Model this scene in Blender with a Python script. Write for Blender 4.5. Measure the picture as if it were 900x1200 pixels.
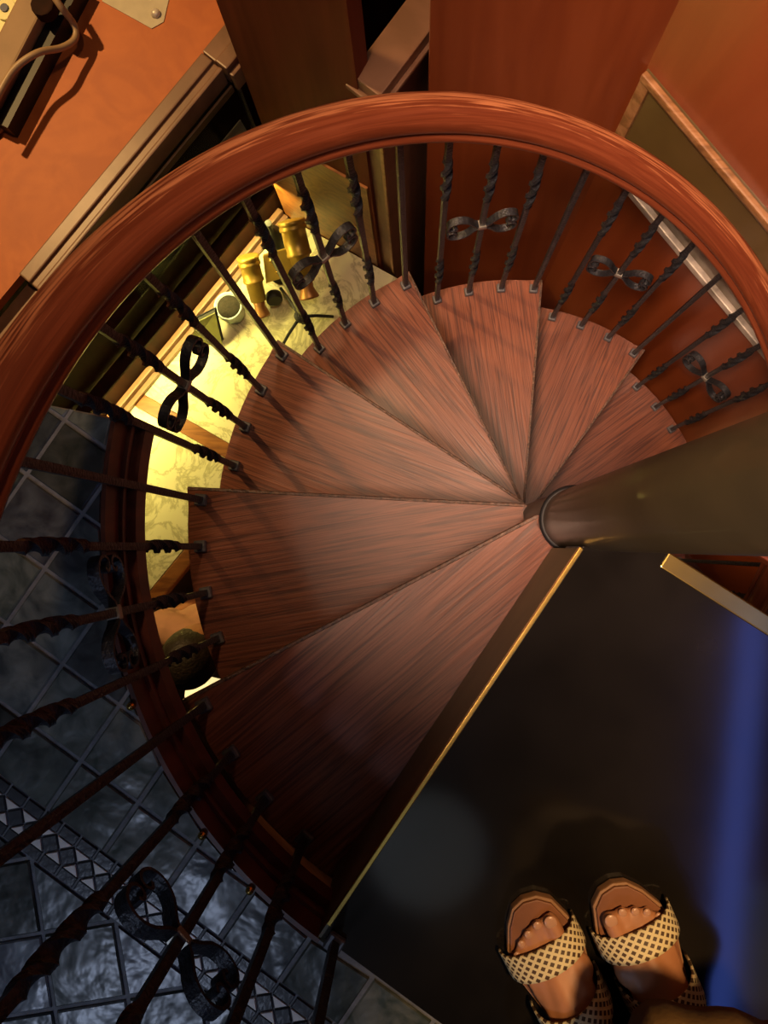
import bpy, bmesh, math, random
from mathutils import Vector, Matrix
random.seed(7)
PI = math.pi
R_ = math.radians
for o in list(bpy.data.objects): bpy.data.objects.remove(o)
scn = bpy.context.scene
C = scn.collection

# ------------------------------------------------------------------ camera
F = 900.0                              # focal length in pixels of the 900x1200 frame
NAD = (489.7, 640.0)                   # where plumb lines meet
CAM = Vector((-0.2617, -0.0448, 1.08)) # the stair column stands at the origin, upper floor is z = 0
_d = Vector((NAD[0] - 450, -(NAD[1] - 600), -F)).normalized()
ROT = _d.rotation_difference(Vector((0, 0, -1))).to_matrix()
cd = bpy.data.cameras.new('camera'); cam = bpy.data.objects.new('camera', cd); C.objects.link(cam)
cam.matrix_world = Matrix.Translation(CAM) @ ROT.to_4x4()
cd.sensor_fit = 'VERTICAL'; cd.sensor_height = 36; cd.lens = 27; cd.clip_start = 0.02
scn.camera = cam

def ray(x, y):
    v = ROT @ Vector((x - 450, -(y - 600), -F)); return v / -v.z
def at(x, y, z): return CAM + ray(x, y) * (CAM.z - z)        # pixel on a level at height z
def onplane(x, y, n, D):                                     # pixel on the upright plane n.p = D
    r = ray(x, y); t = (D - n[0] * CAM.x - n[1] * CAM.y) / (n[0] * r.x + n[1] * r.y)
    return CAM + r * t

# ------------------------------------------------------------------ world, exposure, lamps
vs = scn.view_settings
vs.view_transform = 'Standard'; vs.look = 'None'; vs.gamma = 1; vs.use_curve_mapping = False
vs.exposure = 0.0
w = bpy.data.worlds.new('world'); scn.world = w; w.use_nodes = True
w.node_tree.nodes['Background'].inputs[0].default_value = (0.5, 0.42, 0.36, 1)
w.node_tree.nodes['Background'].inputs[1].default_value = 0.012

def lamp(name, kind, loc, target, power, color, **kw):
    l = bpy.data.lights.new(name, kind); o = bpy.data.objects.new(name, l); C.objects.link(o)
    o.location = loc; l.energy = power; l.color = color
    if target is not None:
        o.rotation_euler = (Vector(target) - Vector(loc)).to_track_quat('-Z', 'Y').to_euler()
    for k, v in kw.items(): setattr(l, k, v)
    return o
# ceiling downlight over the flight, unseen spot added to brighten the red walls, blue bar light, lamp below the floor lighting the marble
lamp('stair_downlight', 'SPOT', (0.16, 0.44, 2.35), (-0.04, 0.46, -1.0), 55, (1.0, 0.70, 0.46), spot_size=R_(40), spot_blend=0.9, shadow_soft_size=0.05)
lamp('wall_fill', 'SPOT', (-0.72, -0.22, 2.35), (0.48, 0.64, -0.85), 680, (1.0, 0.64, 0.44), spot_size=R_(33), spot_blend=0.75, shadow_soft_size=0.28)
lamp('rail_downlight', 'SPOT', (-0.48, 0.86, 2.2), (-0.52, 0.62, 0.1), 60, (1.0, 0.60, 0.32), spot_size=R_(48), spot_blend=0.8, shadow_soft_size=0.08)
lamp('cabinet_downlight', 'SPOT', (-2.3, 2.0, 1.5), (-1.45, 1.15, -0.84), 310, (1.0, 0.60, 0.22), spot_size=R_(60), spot_blend=0.6, shadow_soft_size=0.04)
lamp('blue_bar_light', 'POINT', (-1.20, -1.55, 1.6), None, 18, (0.58, 0.70, 1.0), shadow_soft_size=0.10)
lamp('feet_fill', 'SPOT', (0.14, 0.12, 2.1), (0.08, -0.66, 0), 170, (1.0, 0.60, 0.26), spot_size=R_(27), spot_blend=1.0, shadow_soft_size=0.08)  # unseen spot added to light the feet and dress hem
lamp('lower_lamp', 'POINT', (0.70, 0.02, -2.2), None, 2.5, (1.0, 0.55, 0.2), shadow_soft_size=0.06)

# ------------------------------------------------------------------ materials
def nmat(name):
    m = bpy.data.materials.new(name); m.use_nodes = True
    nt = m.node_tree; b = nt.nodes['Principled BSDF']
    return m, nt, b
def simple(name, col, rough=0.5, metal=0.0, noise=0.0, nscale=8, bump=0.0, bscale=40, coat=0.0):
    m, nt, b = nmat(name)
    b.inputs['Base Color'].default_value = (*col, 1); b.inputs['Roughness'].default_value = rough
    b.inputs['Metallic'].default_value = metal; b.inputs['Coat Weight'].default_value = coat
    tc = nt.nodes.new('ShaderNodeTexCoord')
    if noise:
        n = nt.nodes.new('ShaderNodeTexNoise'); n.inputs['Scale'].default_value = nscale; n.inputs['Detail'].default_value = 6
        nt.links.new(tc.outputs['Object'], n.inputs['Vector'])
        r = nt.nodes.new('ShaderNodeValToRGB')
        r.color_ramp.elements[0].color = (*[c * (1 - noise) for c in col], 1); r.color_ramp.elements[0].position = 0.3
        r.color_ramp.elements[1].color = (*[min(1, c * (1 + noise)) for c in col], 1); r.color_ramp.elements[1].position = 0.7
        nt.links.new(n.outputs['Fac'], r.inputs['Fac']); nt.links.new(r.outputs['Color'], b.inputs['Base Color'])
    if bump:
        n2 = nt.nodes.new('ShaderNodeTexNoise'); n2.inputs['Scale'].default_value = bscale; n2.inputs['Detail'].default_value = 5
        nt.links.new(tc.outputs['Object'], n2.inputs['Vector'])
        bp = nt.nodes.new('ShaderNodeBump'); bp.inputs['Strength'].default_value = bump; bp.inputs['Distance'].default_value = 0.01
        nt.links.new(n2.outputs['Fac'], bp.inputs['Height']); nt.links.new(bp.outputs['Normal'], b.inputs['Normal'])
    return m
def wood(name, dark, mid, light, rough=0.35, scale=(5, 60, 60), rotz=0.0, coord='Object', bump=0.15, coat=0.0, wear=None):
    m, nt, b = nmat(name)
    N = nt.nodes.new; L = nt.links.new
    tc = N('ShaderNodeTexCoord'); oi = N('ShaderNodeObjectInfo')
    mp0 = N('ShaderNodeMapping'); mp0.inputs['Rotation'].default_value = (0, 0, rotz)
    L(tc.outputs[coord], mp0.inputs['Vector'])
    mul = N('ShaderNodeMath'); mul.operation = 'MULTIPLY'; mul.inputs[1].default_value = 7.3
    L(oi.outputs['Random'], mul.inputs[0])
    add = N('ShaderNodeVectorMath'); add.operation = 'ADD'
    cmb = N('ShaderNodeCombineXYZ'); L(mul.outputs[0], cmb.inputs[0]); L(mul.outputs[0], cmb.inputs[1])
    L(mp0.outputs[0], add.inputs[0]); L(cmb.outputs[0], add.inputs[1])
    mp = N('ShaderNodeMapping'); mp.inputs['Scale'].default_value = scale; L(add.outputs[0], mp.inputs['Vector'])
    n1 = N('ShaderNodeTexNoise'); n1.inputs['Scale'].default_value = 1.0; n1.inputs['Detail'].default_value = 8; n1.inputs['Roughness'].default_value = 0.62
    n1.inputs['Distortion'].default_value = 0.6
    L(mp.outputs[0], n1.inputs['Vector'])
    mp2 = N('ShaderNodeMapping'); mp2.inputs['Scale'].default_value = (scale[0] * 0.35, scale[1] * 0.28, scale[2] * 0.28); L(add.outputs[0], mp2.inputs['Vector'])
    wv = N('ShaderNodeTexNoise'); wv.inputs['Scale'].default_value = 1.0; wv.inputs['Detail'].default_value = 3; wv.inputs['Distortion'].default_value = 1.5
    L(mp2.outputs[0], wv.inputs['Vector'])
    sn = N('ShaderNodeMath'); sn.operation = 'MULTIPLY'; sn.inputs[1].default_value = 42; L(wv.outputs['Fac'], sn.inputs[0])
    sn2 = N('ShaderNodeMath'); sn2.operation = 'SINE'; L(sn.outputs[0], sn2.inputs[0])
    ma = N('ShaderNodeMath'); ma.operation = 'MULTIPLY_ADD'; ma.inputs[1].default_value = 0.09; L(sn2.outputs[0], ma.inputs[0]); L(n1.outputs['Fac'], ma.inputs[2])
    r = N('ShaderNodeValToRGB'); e = r.color_ramp.elements
    e[0].position = 0.33; e[0].color = (*dark, 1); e[1].position = 0.68; e[1].color = (*light, 1)
    k = e.new(0.5); k.color = (*mid, 1)
    L(ma.outputs[0], r.inputs['Fac'])
    out = r.outputs['Color']
    if wear:                                     # scuffed finish: bare lighter wood showing through
        n3 = N('ShaderNodeTexNoise'); n3.inputs['Scale'].default_value = 1.0; n3.inputs['Detail'].default_value = 7
        mp3 = N('ShaderNodeMapping'); mp3.inputs['Scale'].default_value = wear[1]; L(tc.outputs[coord], mp3.inputs['Vector']); L(mp3.outputs[0], n3.inputs['Vector'])
        sx = N('ShaderNodeSeparateXYZ'); L(tc.outputs[coord], sx.inputs[0])
        s1 = N('ShaderNodeMath'); s1.operation = 'SUBTRACT'; L(sx.outputs[1], s1.inputs[0]); s1.inputs[1].default_value = wear[2]
        s2 = N('ShaderNodeMath'); s2.operation = 'ABSOLUTE'; L(s1.outputs[0], s2.inputs[0])
        s3 = N('ShaderNodeMath'); s3.operation = 'MULTIPLY_ADD'; s3.inputs[1].default_value = -2.4; s3.inputs[2].default_value = 0.25; L(s2.outputs[0], s3.inputs[0])
        s4 = N('ShaderNodeMath'); s4.operation = 'ADD'; L(s3.outputs[0], s4.inputs[0]); L(n3.outputs['Fac'], s4.inputs[1])
        rr = N('ShaderNodeValToRGB'); rr.color_ramp.elements[0].position = 0.60; rr.color_ramp.elements[1].position = 0.76; L(s4.outputs[0], rr.inputs['Fac'])
        mx = N('ShaderNodeMix'); mx.data_type = 'RGBA'; L(rr.outputs['Color'], mx.inputs['Factor']); L(out, mx.inputs['A']); mx.inputs['B'].default_value = (*wear[0], 1)
        out = mx.outputs['Result']
    L(out, b.inputs['Base Color'])
    b.inputs['Roughness'].default_value = rough; b.inputs['Coat Weight'].default_value = coat; b.inputs['Coat Roughness'].default_value = 0.2
    bp = N('ShaderNodeBump'); bp.inputs['Strength'].default_value = bump; bp.inputs['Distance'].default_value = 0.004
    L(ma.outputs[0], bp.inputs['Height']); L(bp.outputs['Normal'], b.inputs['Normal'])
    return m
def slate(name):
    m, nt, b = nmat(name); N = nt.nodes.new; L = nt.links.new
    tc = N('ShaderNodeTexCoord'); oi = N('ShaderNodeObjectInfo')
    mul = N('ShaderNodeMath'); mul.operation = 'MULTIPLY'; mul.inputs[1].default_value = 31; L(oi.outputs['Random'], mul.inputs[0])
    n = N('ShaderNodeTexNoise'); n.noise_dimensions = '4D'; n.inputs['Scale'].default_value = 22; n.inputs['Detail'].default_value = 7; n.inputs['Distortion'].default_value = 1.2
    L(tc.outputs['Object'], n.inputs['Vector']); L(mul.outputs[0], n.inputs['W'])
    r = N('ShaderNodeValToRGB'); e = r.color_ramp.elements
    e[0].position = 0.35; e[0].color = (0.05, 0.058, 0.060, 1); e[1].position = 0.72; e[1].color = (0.20, 0.22, 0.21, 1)
    L(n.outputs['Fac'], r.inputs['Fac'])
    hs = N('ShaderNodeHueSaturation'); L(r.outputs['Color'], hs.inputs['Color'])
    hr = N('ShaderNodeMapRange'); hr.inputs['To Min'].default_value = 0.30; hr.inputs['To Max'].default_value = 0.62; m3 = N('ShaderNodeMath'); m3.operation = 'FRACT'; L(mul.outputs[0], m3.inputs[0]); L(m3.outputs[0], hr.inputs['Value']); L(hr.outputs[0], hs.inputs['Hue']); hs.inputs['Saturation'].default_value = 1.5
    vr = N('ShaderNodeMapRange'); vr.inputs['To Min'].default_value = 0.30; vr.inputs['To Max'].default_value = 1.35; L(oi.outputs['Random'], vr.inputs['Value']); L(vr.outputs[0], hs.inputs['Value'])
    L(hs.outputs['Color'], b.inputs['Base Color'])
    b.inputs['Roughness'].default_value = 0.28
    n2 = N('ShaderNodeTexNoise'); n2.noise_dimensions = '4D'; n2.inputs['Scale'].default_value = 11; n2.inputs['Detail'].default_value = 3.5; n2.inputs['Distortion'].default_value = 0.3
    L(tc.outputs['Object'], n2.inputs['Vector']); L(mul.outputs[0], n2.inputs['W'])
    bp = N('ShaderNodeBump'); bp.inputs['Strength'].default_value = 1.0; bp.inputs['Distance'].default_value = 0.010
    L(n2.outputs['Fac'], bp.inputs['Height']); L(bp.outputs['Normal'], b.inputs['Normal'])
    return m
def marble(name):
    m, nt, b = nmat(name); N = nt.nodes.new; L = nt.links.new
    tc = N('ShaderNodeTexCoord')
    n = N('ShaderNodeTexNoise'); n.inputs['Scale'].default_value = 7; n.inputs['Detail'].default_value = 9; n.inputs['Roughness'].default_value = 0.65; n.inputs['Distortion'].default_value = 0.8
    L(tc.outputs['Object'], n.inputs['Vector'])
    s = N('ShaderNodeMath'); s.operation = 'SUBTRACT'; s.inputs[1].default_value = 0.5; L(n.outputs['Fac'], s.inputs[0])
    a = N('ShaderNodeMath'); a.operation = 'ABSOLUTE'; L(s.outputs[0], a.inputs[0])
    n5 = N('ShaderNodeTexNoise'); n5.inputs['Scale'].default_value = 3; L(tc.outputs['Object'], n5.inputs['Vector'])
    dv = N('ShaderNodeMath'); dv.operation = 'DIVIDE'; L(a.outputs[0], dv.inputs[0]); L(n5.outputs['Fac'], dv.inputs[1])
    r = N('ShaderNodeValToRGB'); e = r.color_ramp.elements
    e[0].position = 0.0; e[0].color = (0.50, 0.47, 0.28, 1); e[1].position = 0.09; e[1].color = (0.82, 0.78, 0.52, 1)
    L(dv.outputs[0], r.inputs['Fac']); L(r.outputs['Color'], b.inputs['Base Color']); b.inputs['Roughness'].default_value = 0.3
    return m
def woven(name):
    m, nt, b = nmat(name); N = nt.nodes.new; L = nt.links.new
    tc = N('ShaderNodeTexCoord'); mp = N('ShaderNodeMapping'); mp.inputs['Rotation'].default_value = (0, 0, PI / 4); mp.inputs['Scale'].default_value = (1, 1, 1)
    L(tc.outputs['UV'], mp.inputs['Vector'])
    br = N('ShaderNodeTexBrick'); br.offset = 0; br.inputs['Scale'].default_value = 1.0
    br.inputs['Color1'].default_value = (0.07, 0.04, 0.02, 1); br.inputs['Color2'].default_value = (0.1, 0.05, 0.02, 1); br.inputs['Mortar'].default_value = (0.78, 0.66, 0.38, 1)
    br.inputs['Mortar Size'].default_value = 0.0015; br.inputs['Brick Width'].default_value = 0.0068; br.inputs['Row Height'].default_value = 0.0068
    L(mp.outputs[0], br.inputs['Vector']); L(br.outputs['Color'], b.inputs['Base Color']); b.inputs['Roughness'].default_value = 0.6
    bp = N('ShaderNodeBump'); bp.inputs['Strength'].default_value = 0.6; bp.inputs['Distance'].default_value = 0.002
    L(br.outputs['Fac'], bp.inputs['Height']); L(bp.outputs['Normal'], b.inputs['Normal'])
    return m

M = {}
M['tread'] = wood('stained_oak', (0.075, 0.020, 0.009), (0.160, 0.046, 0.021), (0.220, 0.070, 0.034), 0.36, (3.5, 150, 150), R_(-15), bump=0.16, coat=0.1)
M['rail'] = wood('worn_handrail_wood', (0.13, 0.028, 0.010), (0.16, 0.037, 0.014), (0.20, 0.05, 0.019), 0.33, (4, 25, 25), 0, 'UV', 0.04, 0.25, wear=((0.46, 0.17, 0.07), (9, 60, 1), 0.46))
M['redwall'] = wood('red_mahogany_panel', (0.22, 0.045, 0.012), (0.25, 0.054, 0.014), (0.28, 0.064, 0.018), 0.36, (8, 8, 1.0), 0, bump=0.03, coat=0.1)
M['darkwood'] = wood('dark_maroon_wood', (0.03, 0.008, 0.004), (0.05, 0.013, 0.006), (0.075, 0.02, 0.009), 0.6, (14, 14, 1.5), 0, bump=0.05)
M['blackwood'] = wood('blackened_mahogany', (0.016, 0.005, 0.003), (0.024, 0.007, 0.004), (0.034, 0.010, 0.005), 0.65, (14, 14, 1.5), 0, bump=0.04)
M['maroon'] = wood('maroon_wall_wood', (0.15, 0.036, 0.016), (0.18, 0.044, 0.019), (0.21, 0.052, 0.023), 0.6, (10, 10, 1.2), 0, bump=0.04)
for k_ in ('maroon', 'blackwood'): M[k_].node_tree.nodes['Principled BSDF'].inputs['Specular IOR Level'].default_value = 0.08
M['trimwood'] = wood('weathered_brown_moulding', (0.17, 0.085, 0.048), (0.20, 0.10, 0.058), (0.23, 0.12, 0.07), 0.4, (6, 6, 6), 0, bump=0.08)
M['orangewood'] = wood('orange_cabinet_top', (0.40, 0.095, 0.018), (0.44, 0.11, 0.020), (0.48, 0.125, 0.024), 0.6, (9, 9, 9), 0, bump=0.02)
M['brownwood'] = wood('honey_brown_wood', (0.16, 0.05, 0.012), (0.24, 0.085, 0.02), (0.32, 0.12, 0.03), 0.4, (5, 30, 30), 0, bump=0.05)
M['fascia'] = wood('fascia_mahogany', (0.06, 0.013, 0.005), (0.10, 0.022, 0.009), (0.15, 0.038, 0.015), 0.4, (12, 12, 3), 0, bump=0.05)
M['lowfloor'] = wood('lower_floor_boards', (0.03, 0.009, 0.005), (0.06, 0.018, 0.009), (0.09, 0.03, 0.014), 0.4, (2, 20, 20), R_(50), bump=0.05)
M['nosing'] = simple('worn_shaded_nosing_edge', (0.10, 0.05, 0.03), 0.4, 0.0, 0.85, 120, 0.3, 200)  # worn flecks, plus the dark shading of the rounded edge put into the colour
M['iron'] = simple('wrought_iron', (0.030, 0.032, 0.038), 0.40, 0.35, 0.4, 60, 0.35, 160)
M['collar'] = simple('pewter_collar', (0.42, 0.40, 0.34), 0.35, 0.8, 0.2, 40)
M['shoe'] = simple('grey_iron_shoe', (0.13, 0.13, 0.14), 0.45, 0.5, 0.3, 60)
M['column'] = simple('olive_brown_column_paint', (0.026, 0.020, 0.009), 0.45, 0.0, 0.25, 6, 0.03, 30, 0.2)
M['black'] = simple('black_rubber', (0.008, 0.008, 0.009), 0.5, 0, 0.2, 10)
M['landing'] = simple('black_polished_landing', (0.012, 0.010, 0.008), 0.10, 0, 0.5, 5, 0.012, 5, 0.0)
M['riser'] = simple('olive_painted_riser', (0.13, 0.10, 0.04), 0.5, 0, 0.2, 12)
M['brass'] = simple('polished_brass', (0.80, 0.55, 0.14), 0.25, 1.0, 0.1, 20)
M['oldbrass'] = simple('lacquered_brass', (0.40, 0.26, 0.05), 0.38, 0.55, 0.15, 25)
M['copper'] = simple('brown_bronze', (0.42, 0.20, 0.07), 0.4, 0.5, 0.2, 25)
M['grout'] = simple('grey_grout', (0.20, 0.205, 0.21), 0.8, 0, 0.25, 60, 0.2, 120)
M['slate'] = slate('glazed_slate')
M['darktile'] = simple('dark_mosaic_tile', (0.045, 0.05, 0.055), 0.3, 0, 0.3, 40, 0.1, 80)
M['whitetile'] = simple('cream_mosaic_tile', (0.86, 0.82, 0.72), 0.35, 0, 0.1, 60)
M['marble'] = marble('veined_yellow_marble')
M['ceiling'] = simple('ceiling_plaster', (0.30, 0.27, 0.22), 0.8, 0, 0.5, 0.9)
M['skin'] = simple('tanned_skin', (0.46, 0.20, 0.09), 0.5, 0, 0.12, 30)
M['nail'] = simple('toenail', (0.55, 0.30, 0.18), 0.3)
M['insole'] = simple('brown_leather_insole', (0.24, 0.09, 0.035), 0.55, 0, 0.15, 30)
M['sole'] = simple('tan_rubber_sole', (0.33, 0.17, 0.08), 0.6)
M['woven'] = woven('cream_woven_strap')
M['dress'] = simple('olive_brown_cloth', (0.15, 0.085, 0.025), 0.85, 0, 0.2, 15, 0.1, 200)
M['hair'] = simple('dark_brown_hair', (0.022, 0.015, 0.010), 0.5, 0, 0.5, 40, 0.4, 120)
M['peach'] = simple('peach_blouse', (0.62, 0.34, 0.20), 0.8, 0, 0.1, 20)
M['jeans'] = simple('dark_trousers', (0.03, 0.03, 0.04), 0.8)
M['cable'] = simple('beige_cable', (0.34, 0.22, 0.12), 0.45)
M['boxbrown'] = simple('taupe_board', (0.28, 0.17, 0.09), 0.6, 0, 0.15, 10)
M['paleyellow'] = simple('pale_yellow_enamel', (0.80, 0.74, 0.36), 0.4, 0, 0.1, 20)
M['navy'] = simple('slate_blue_enamel', (0.07, 0.08, 0.15), 0.35)
M['card'] = simple('pale_card', (0.50, 0.44, 0.32), 0.7, 0, 0.08, 30)
M['bluepot'] = simple('pale_blue_ceramic', (0.52, 0.62, 0.62), 0.3)
M['soil'] = simple('dark_soil', (0.02, 0.015, 0.01), 0.9, 0, 0.4, 80, 0.5, 100)
M['green'] = simple('olive_green_cover', (0.13, 0.13, 0.035), 0.5, 0, 0.15, 30)
M['olivepanel'] = simple('olive_brown_panel', (0.12, 0.075, 0.022), 0.32, 0, 0.25, 4, 0.02, 10, 0.2)
M['goldtrim'] = wood('golden_brown_trim', (0.20, 0.09, 0.03), (0.30, 0.14, 0.05), (0.38, 0.19, 0.08), 0.35, (4, 30, 30), 0, bump=0.04)
M['silverworn'] = simple('worn_pale_sill', (0.62, 0.55, 0.47), 0.35, 0.2, 0.45, 18, 0.2, 60)
m_, nt_, b_ = nmat('cabinet_glass'); b_.inputs['Base Color'].default_value = (0.02, 0.022, 0.02, 1); b_.inputs['Roughness'].default_value = 0.05
tr_ = nt_.nodes.new('ShaderNodeBsdfTransparent'); tr_.inputs['Color'].default_value = (0.86, 0.88, 0.85, 1); mx_ = nt_.nodes.new('ShaderNodeMixShader'); mx_.inputs[0].default_value = 0.08
nt_.links.new(tr_.outputs[0], mx_.inputs[1]); nt_.links.new(b_.outputs[0], mx_.inputs[2]); nt_.links.new(mx_.outputs[0], nt_.nodes['Material Output'].inputs[0]); M['glass'] = m_
m_, nt_, b_ = nmat('lit_shade'); b_.inputs['Base Color'].default_value = (0.85, 0.75, 0.5, 1); b_.inputs['Emission Color'].default_value = (1.0, 0.78, 0.36, 1); b_.inputs['Emission Strength'].default_value = 1.1; M['shade'] = m_
m_, nt_, b_ = nmat('blue_neon'); b_.inputs['Base Color'].default_value = (0.1, 0.15, 0.8, 1)
b_.inputs['Emission Color'].default_value = (0.12, 0.22, 1.0, 1); b_.inputs['Emission Strength'].default_value = 4.0; M['neon'] = m_
m_, nt_, b_ = nmat('lit_diffuser'); b_.inputs['Emission Color'].default_value = (0.85, 0.9, 0.8, 1); b_.inputs['Emission Strength'].default_value = 0.28; M['diffuser'] = m_

# ------------------------------------------------------------------ helpers
def link(name, me, mat, parent=None, smooth=False):
    o = bpy.data.objects.new(name, me); C.objects.link(o)
    if mat is not None and not me.materials: me.materials.append(M[mat] if isinstance(mat, str) else mat)
    if parent is not None: o.parent = parent
    if smooth:
        for p in me.polygons: p.use_smooth = True
    return o
def mesh(name, v, f, mat, parent=None, smooth=False, uv=None):
    me = bpy.data.meshes.new(name); me.from_pydata([tuple(p) for p in v], [], f)
    if uv is not None:
        l = me.uv_layers.new(name='UVMap')
        for lp in me.loops: l.data[lp.index].uv = uv[lp.vertex_index]
    me.update(); fix(me)
    return link(name, me, mat, parent, smooth)
def fix(me):
    bm = bmesh.new(); bm.from_mesh(me); bmesh.ops.recalc_face_normals(bm, faces=bm.faces); bm.to_mesh(me); bm.free()
def tag(o, label=None, cat=None, group=None, kind=None):
    if label: o['label'] = label
    if cat: o['category'] = cat
    if group: o['group'] = group
    if kind: o['kind'] = kind
    return o
def empty(name, loc, label=None, cat=None, group=None):
    o = bpy.data.objects.new(name, None); C.objects.link(o); o.location = loc; o.empty_display_size = 0.1
    return tag(o, label, cat, group)
def prism(name, pts, z0, z1, mat, parent=None, bevel=0.0, off=None):
    """upright prism over a plan polygon; with a parent, coordinates are relative to the parent's location"""
    if off is None: off = parent.matrix_basis.translation if parent is not None else Vector((0, 0, 0))
    n = len(pts)
    v = [(p[0] - off.x, p[1] - off.y, z0 - off.z) for p in pts] + [(p[0] - off.x, p[1] - off.y, z1 - off.z) for p in pts]
    f = [tuple(range(n))[::-1], tuple(range(n, 2 * n))] + [(i, (i + 1) % n, n + (i + 1) % n, n + i) for i in range(n)]
    me = bpy.data.meshes.new(name); me.from_pydata(v, [], f); fix(me)
    if bevel:
        bm = bmesh.new(); bm.from_mesh(me)
        bmesh.ops.bevel(bm, geom=bm.edges[:], offset=bevel, segments=2, affect='EDGES', profile=0.6); bm.to_mesh(me); bm.free()
    return link(name, me, mat, parent)
def strip(name, a, b, side, out0, out1, z0, z1, mat, parent=None, bevel=0.0):
    """bar along plan line a-b, spanning out0..out1 along the unit vector `side`"""
    a = Vector((a[0], a[1])); b = Vector((b[0], b[1])); s = Vector(side[:2])
    pts = [a + s * out0, b + s * out0, b + s * out1, a + s * out1]
    return prism(name, pts, z0, z1, mat, parent, bevel)
def tube(name, pts, r, mat, parent=None, seg=10, off=Vector((0, 0, 0)), rs=None):
    pts = [Vector(p) - off for p in pts]; v = []; f = []
    up = Vector((0, 0, 1))
    for i, p in enumerate(pts):
        t = (pts[min(i + 1, len(pts) - 1)] - pts[max(i - 1, 0)]).normalized()
        a = t.cross(up) if abs(t.dot(up)) < 0.98 else t.cross(Vector((1, 0, 0)))
        a.normalize(); b = t.cross(a)
        rr = rs[i] if rs else r
        for k in range(seg): v.append(p + a * rr * math.cos(2 * PI * k / seg) + b * rr * math.sin(2 * PI * k / seg))
    for i in range(len(pts) - 1):
        for k in range(seg): f.append((i * seg + k, i * seg + (k + 1) % seg, (i + 1) * seg + (k + 1) % seg, (i + 1) * seg + k))
    f.append(tuple(range(seg))); n = (len(pts) - 1) * seg; f.append(tuple(n + k for k in range(seg)))
    o = mesh(name, v, f, mat, parent)
    for p in o.data.polygons: p.use_smooth = len(p.vertices) == 4
    return o
def spline(P, n=8):
    P = [Vector(p) for p in P]; out = []
    for i in range(len(P) - 1):
        p0, p1, p2, p3 = P[max(i - 1, 0)], P[i], P[i + 1], P[min(i + 2, len(P) - 1)]
        for k in range(n):
            t = k / n
            out.append(0.5 * ((2 * p1) + (p2 - p0) * t + (2 * p0 - 5 * p1 + 4 * p2 - p3) * t * t + (3 * p1 - p0 - 3 * p2 + p3) * t ** 3))
    return out + [P[-1]]
def lathe(name, prof, mat, parent=None, axis0=None, axis1=None, seg=24, smooth=True):
    """profile of (radius, height); axis0->axis1 gives the axis (height measured along it)"""
    a0 = Vector(axis0 or (0, 0, 0)); ax = (Vector(axis1) - a0).normalized() if axis1 is not None else Vector((0, 0, 1))
    q = Vector((0, 0, 1)).rotation_difference(ax)
    v = []; f = []
    for (r, h) in prof:
        for k in range(seg): v.append(a0 + q @ Vector((r * math.cos(2 * PI * k / seg), r * math.sin(2 * PI * k / seg), h)))
    for i in range(len(prof) - 1):
        for k in range(seg): f.append((i * seg + k, i * seg + (k + 1) % seg, (i + 1) * seg + (k + 1) % seg, (i + 1) * seg + k))
    f.append(tuple(range(seg))); n = (len(prof) - 1) * seg; f.append(tuple(n + k for k in range(seg)))
    o = mesh(name, v, f, mat, parent)
    for p in o.data.polygons: p.use_smooth = smooth and len(p.vertices) == 4
    return o
def pol(r, a, z=0.0): return Vector((r * math.cos(a), r * math.sin(a), z))

# ------------------------------------------------------------------ stair dimensions
H = 0.2245; TH0 = R_(235.96); DTH = R_(30.656)
RT = 0.726; RB = 0.699; RH = 0.716; RC = 0.0523
LOW = -2.80; CEIL = 2.6; ZM = -1.75                     # lower floor, ceiling, marble counter
A_FLOOR = R_(168.7); A_END = R_(327)

# ------------------------------------------------------------------ setting: upper floor
def sector(r0, a0, a1, far, n):
    ang = [a0 + (a1 - a0) * i / n for i in range(n + 1)]
    return [pol(r0, a) for a in ang], [pol(far, a) for a in ang]
i0, o0 = sector(RH, A_FLOOR, TH0, 2.6, 30)
i1, o1 = sector(RC + 0.002, TH0, A_END, 2.6, 30)
ring_in, ring_out = i0 + i1, o0 + o1
def ringslab(name, rin, rout, z0, z1, mat):
    n = len(rin); v = [(p.x, p.y, z) for z in (z0, z1) for p in rin + rout]; f = []
    for i in range(n - 1):
        f += [(i, i + 1, n + i + 1, n + i), (2 * n + i, 2 * n + i + 1, 3 * n + i + 1, 3 * n + i),
              (i, i + 1, 2 * n + i + 1, 2 * n + i), (n + i, n + i + 1, 3 * n + i + 1, 3 * n + i)]
    f += [(0, n, 3 * n, 2 * n), (n - 1, 2 * n - 1, 4 * n - 1, 3 * n - 1)]
    return mesh(name, v, f, mat)
floor = ringslab('floor', ring_in, ring_out, -0.13, -0.004, 'grout'); tag(floor, kind='structure')

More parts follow.
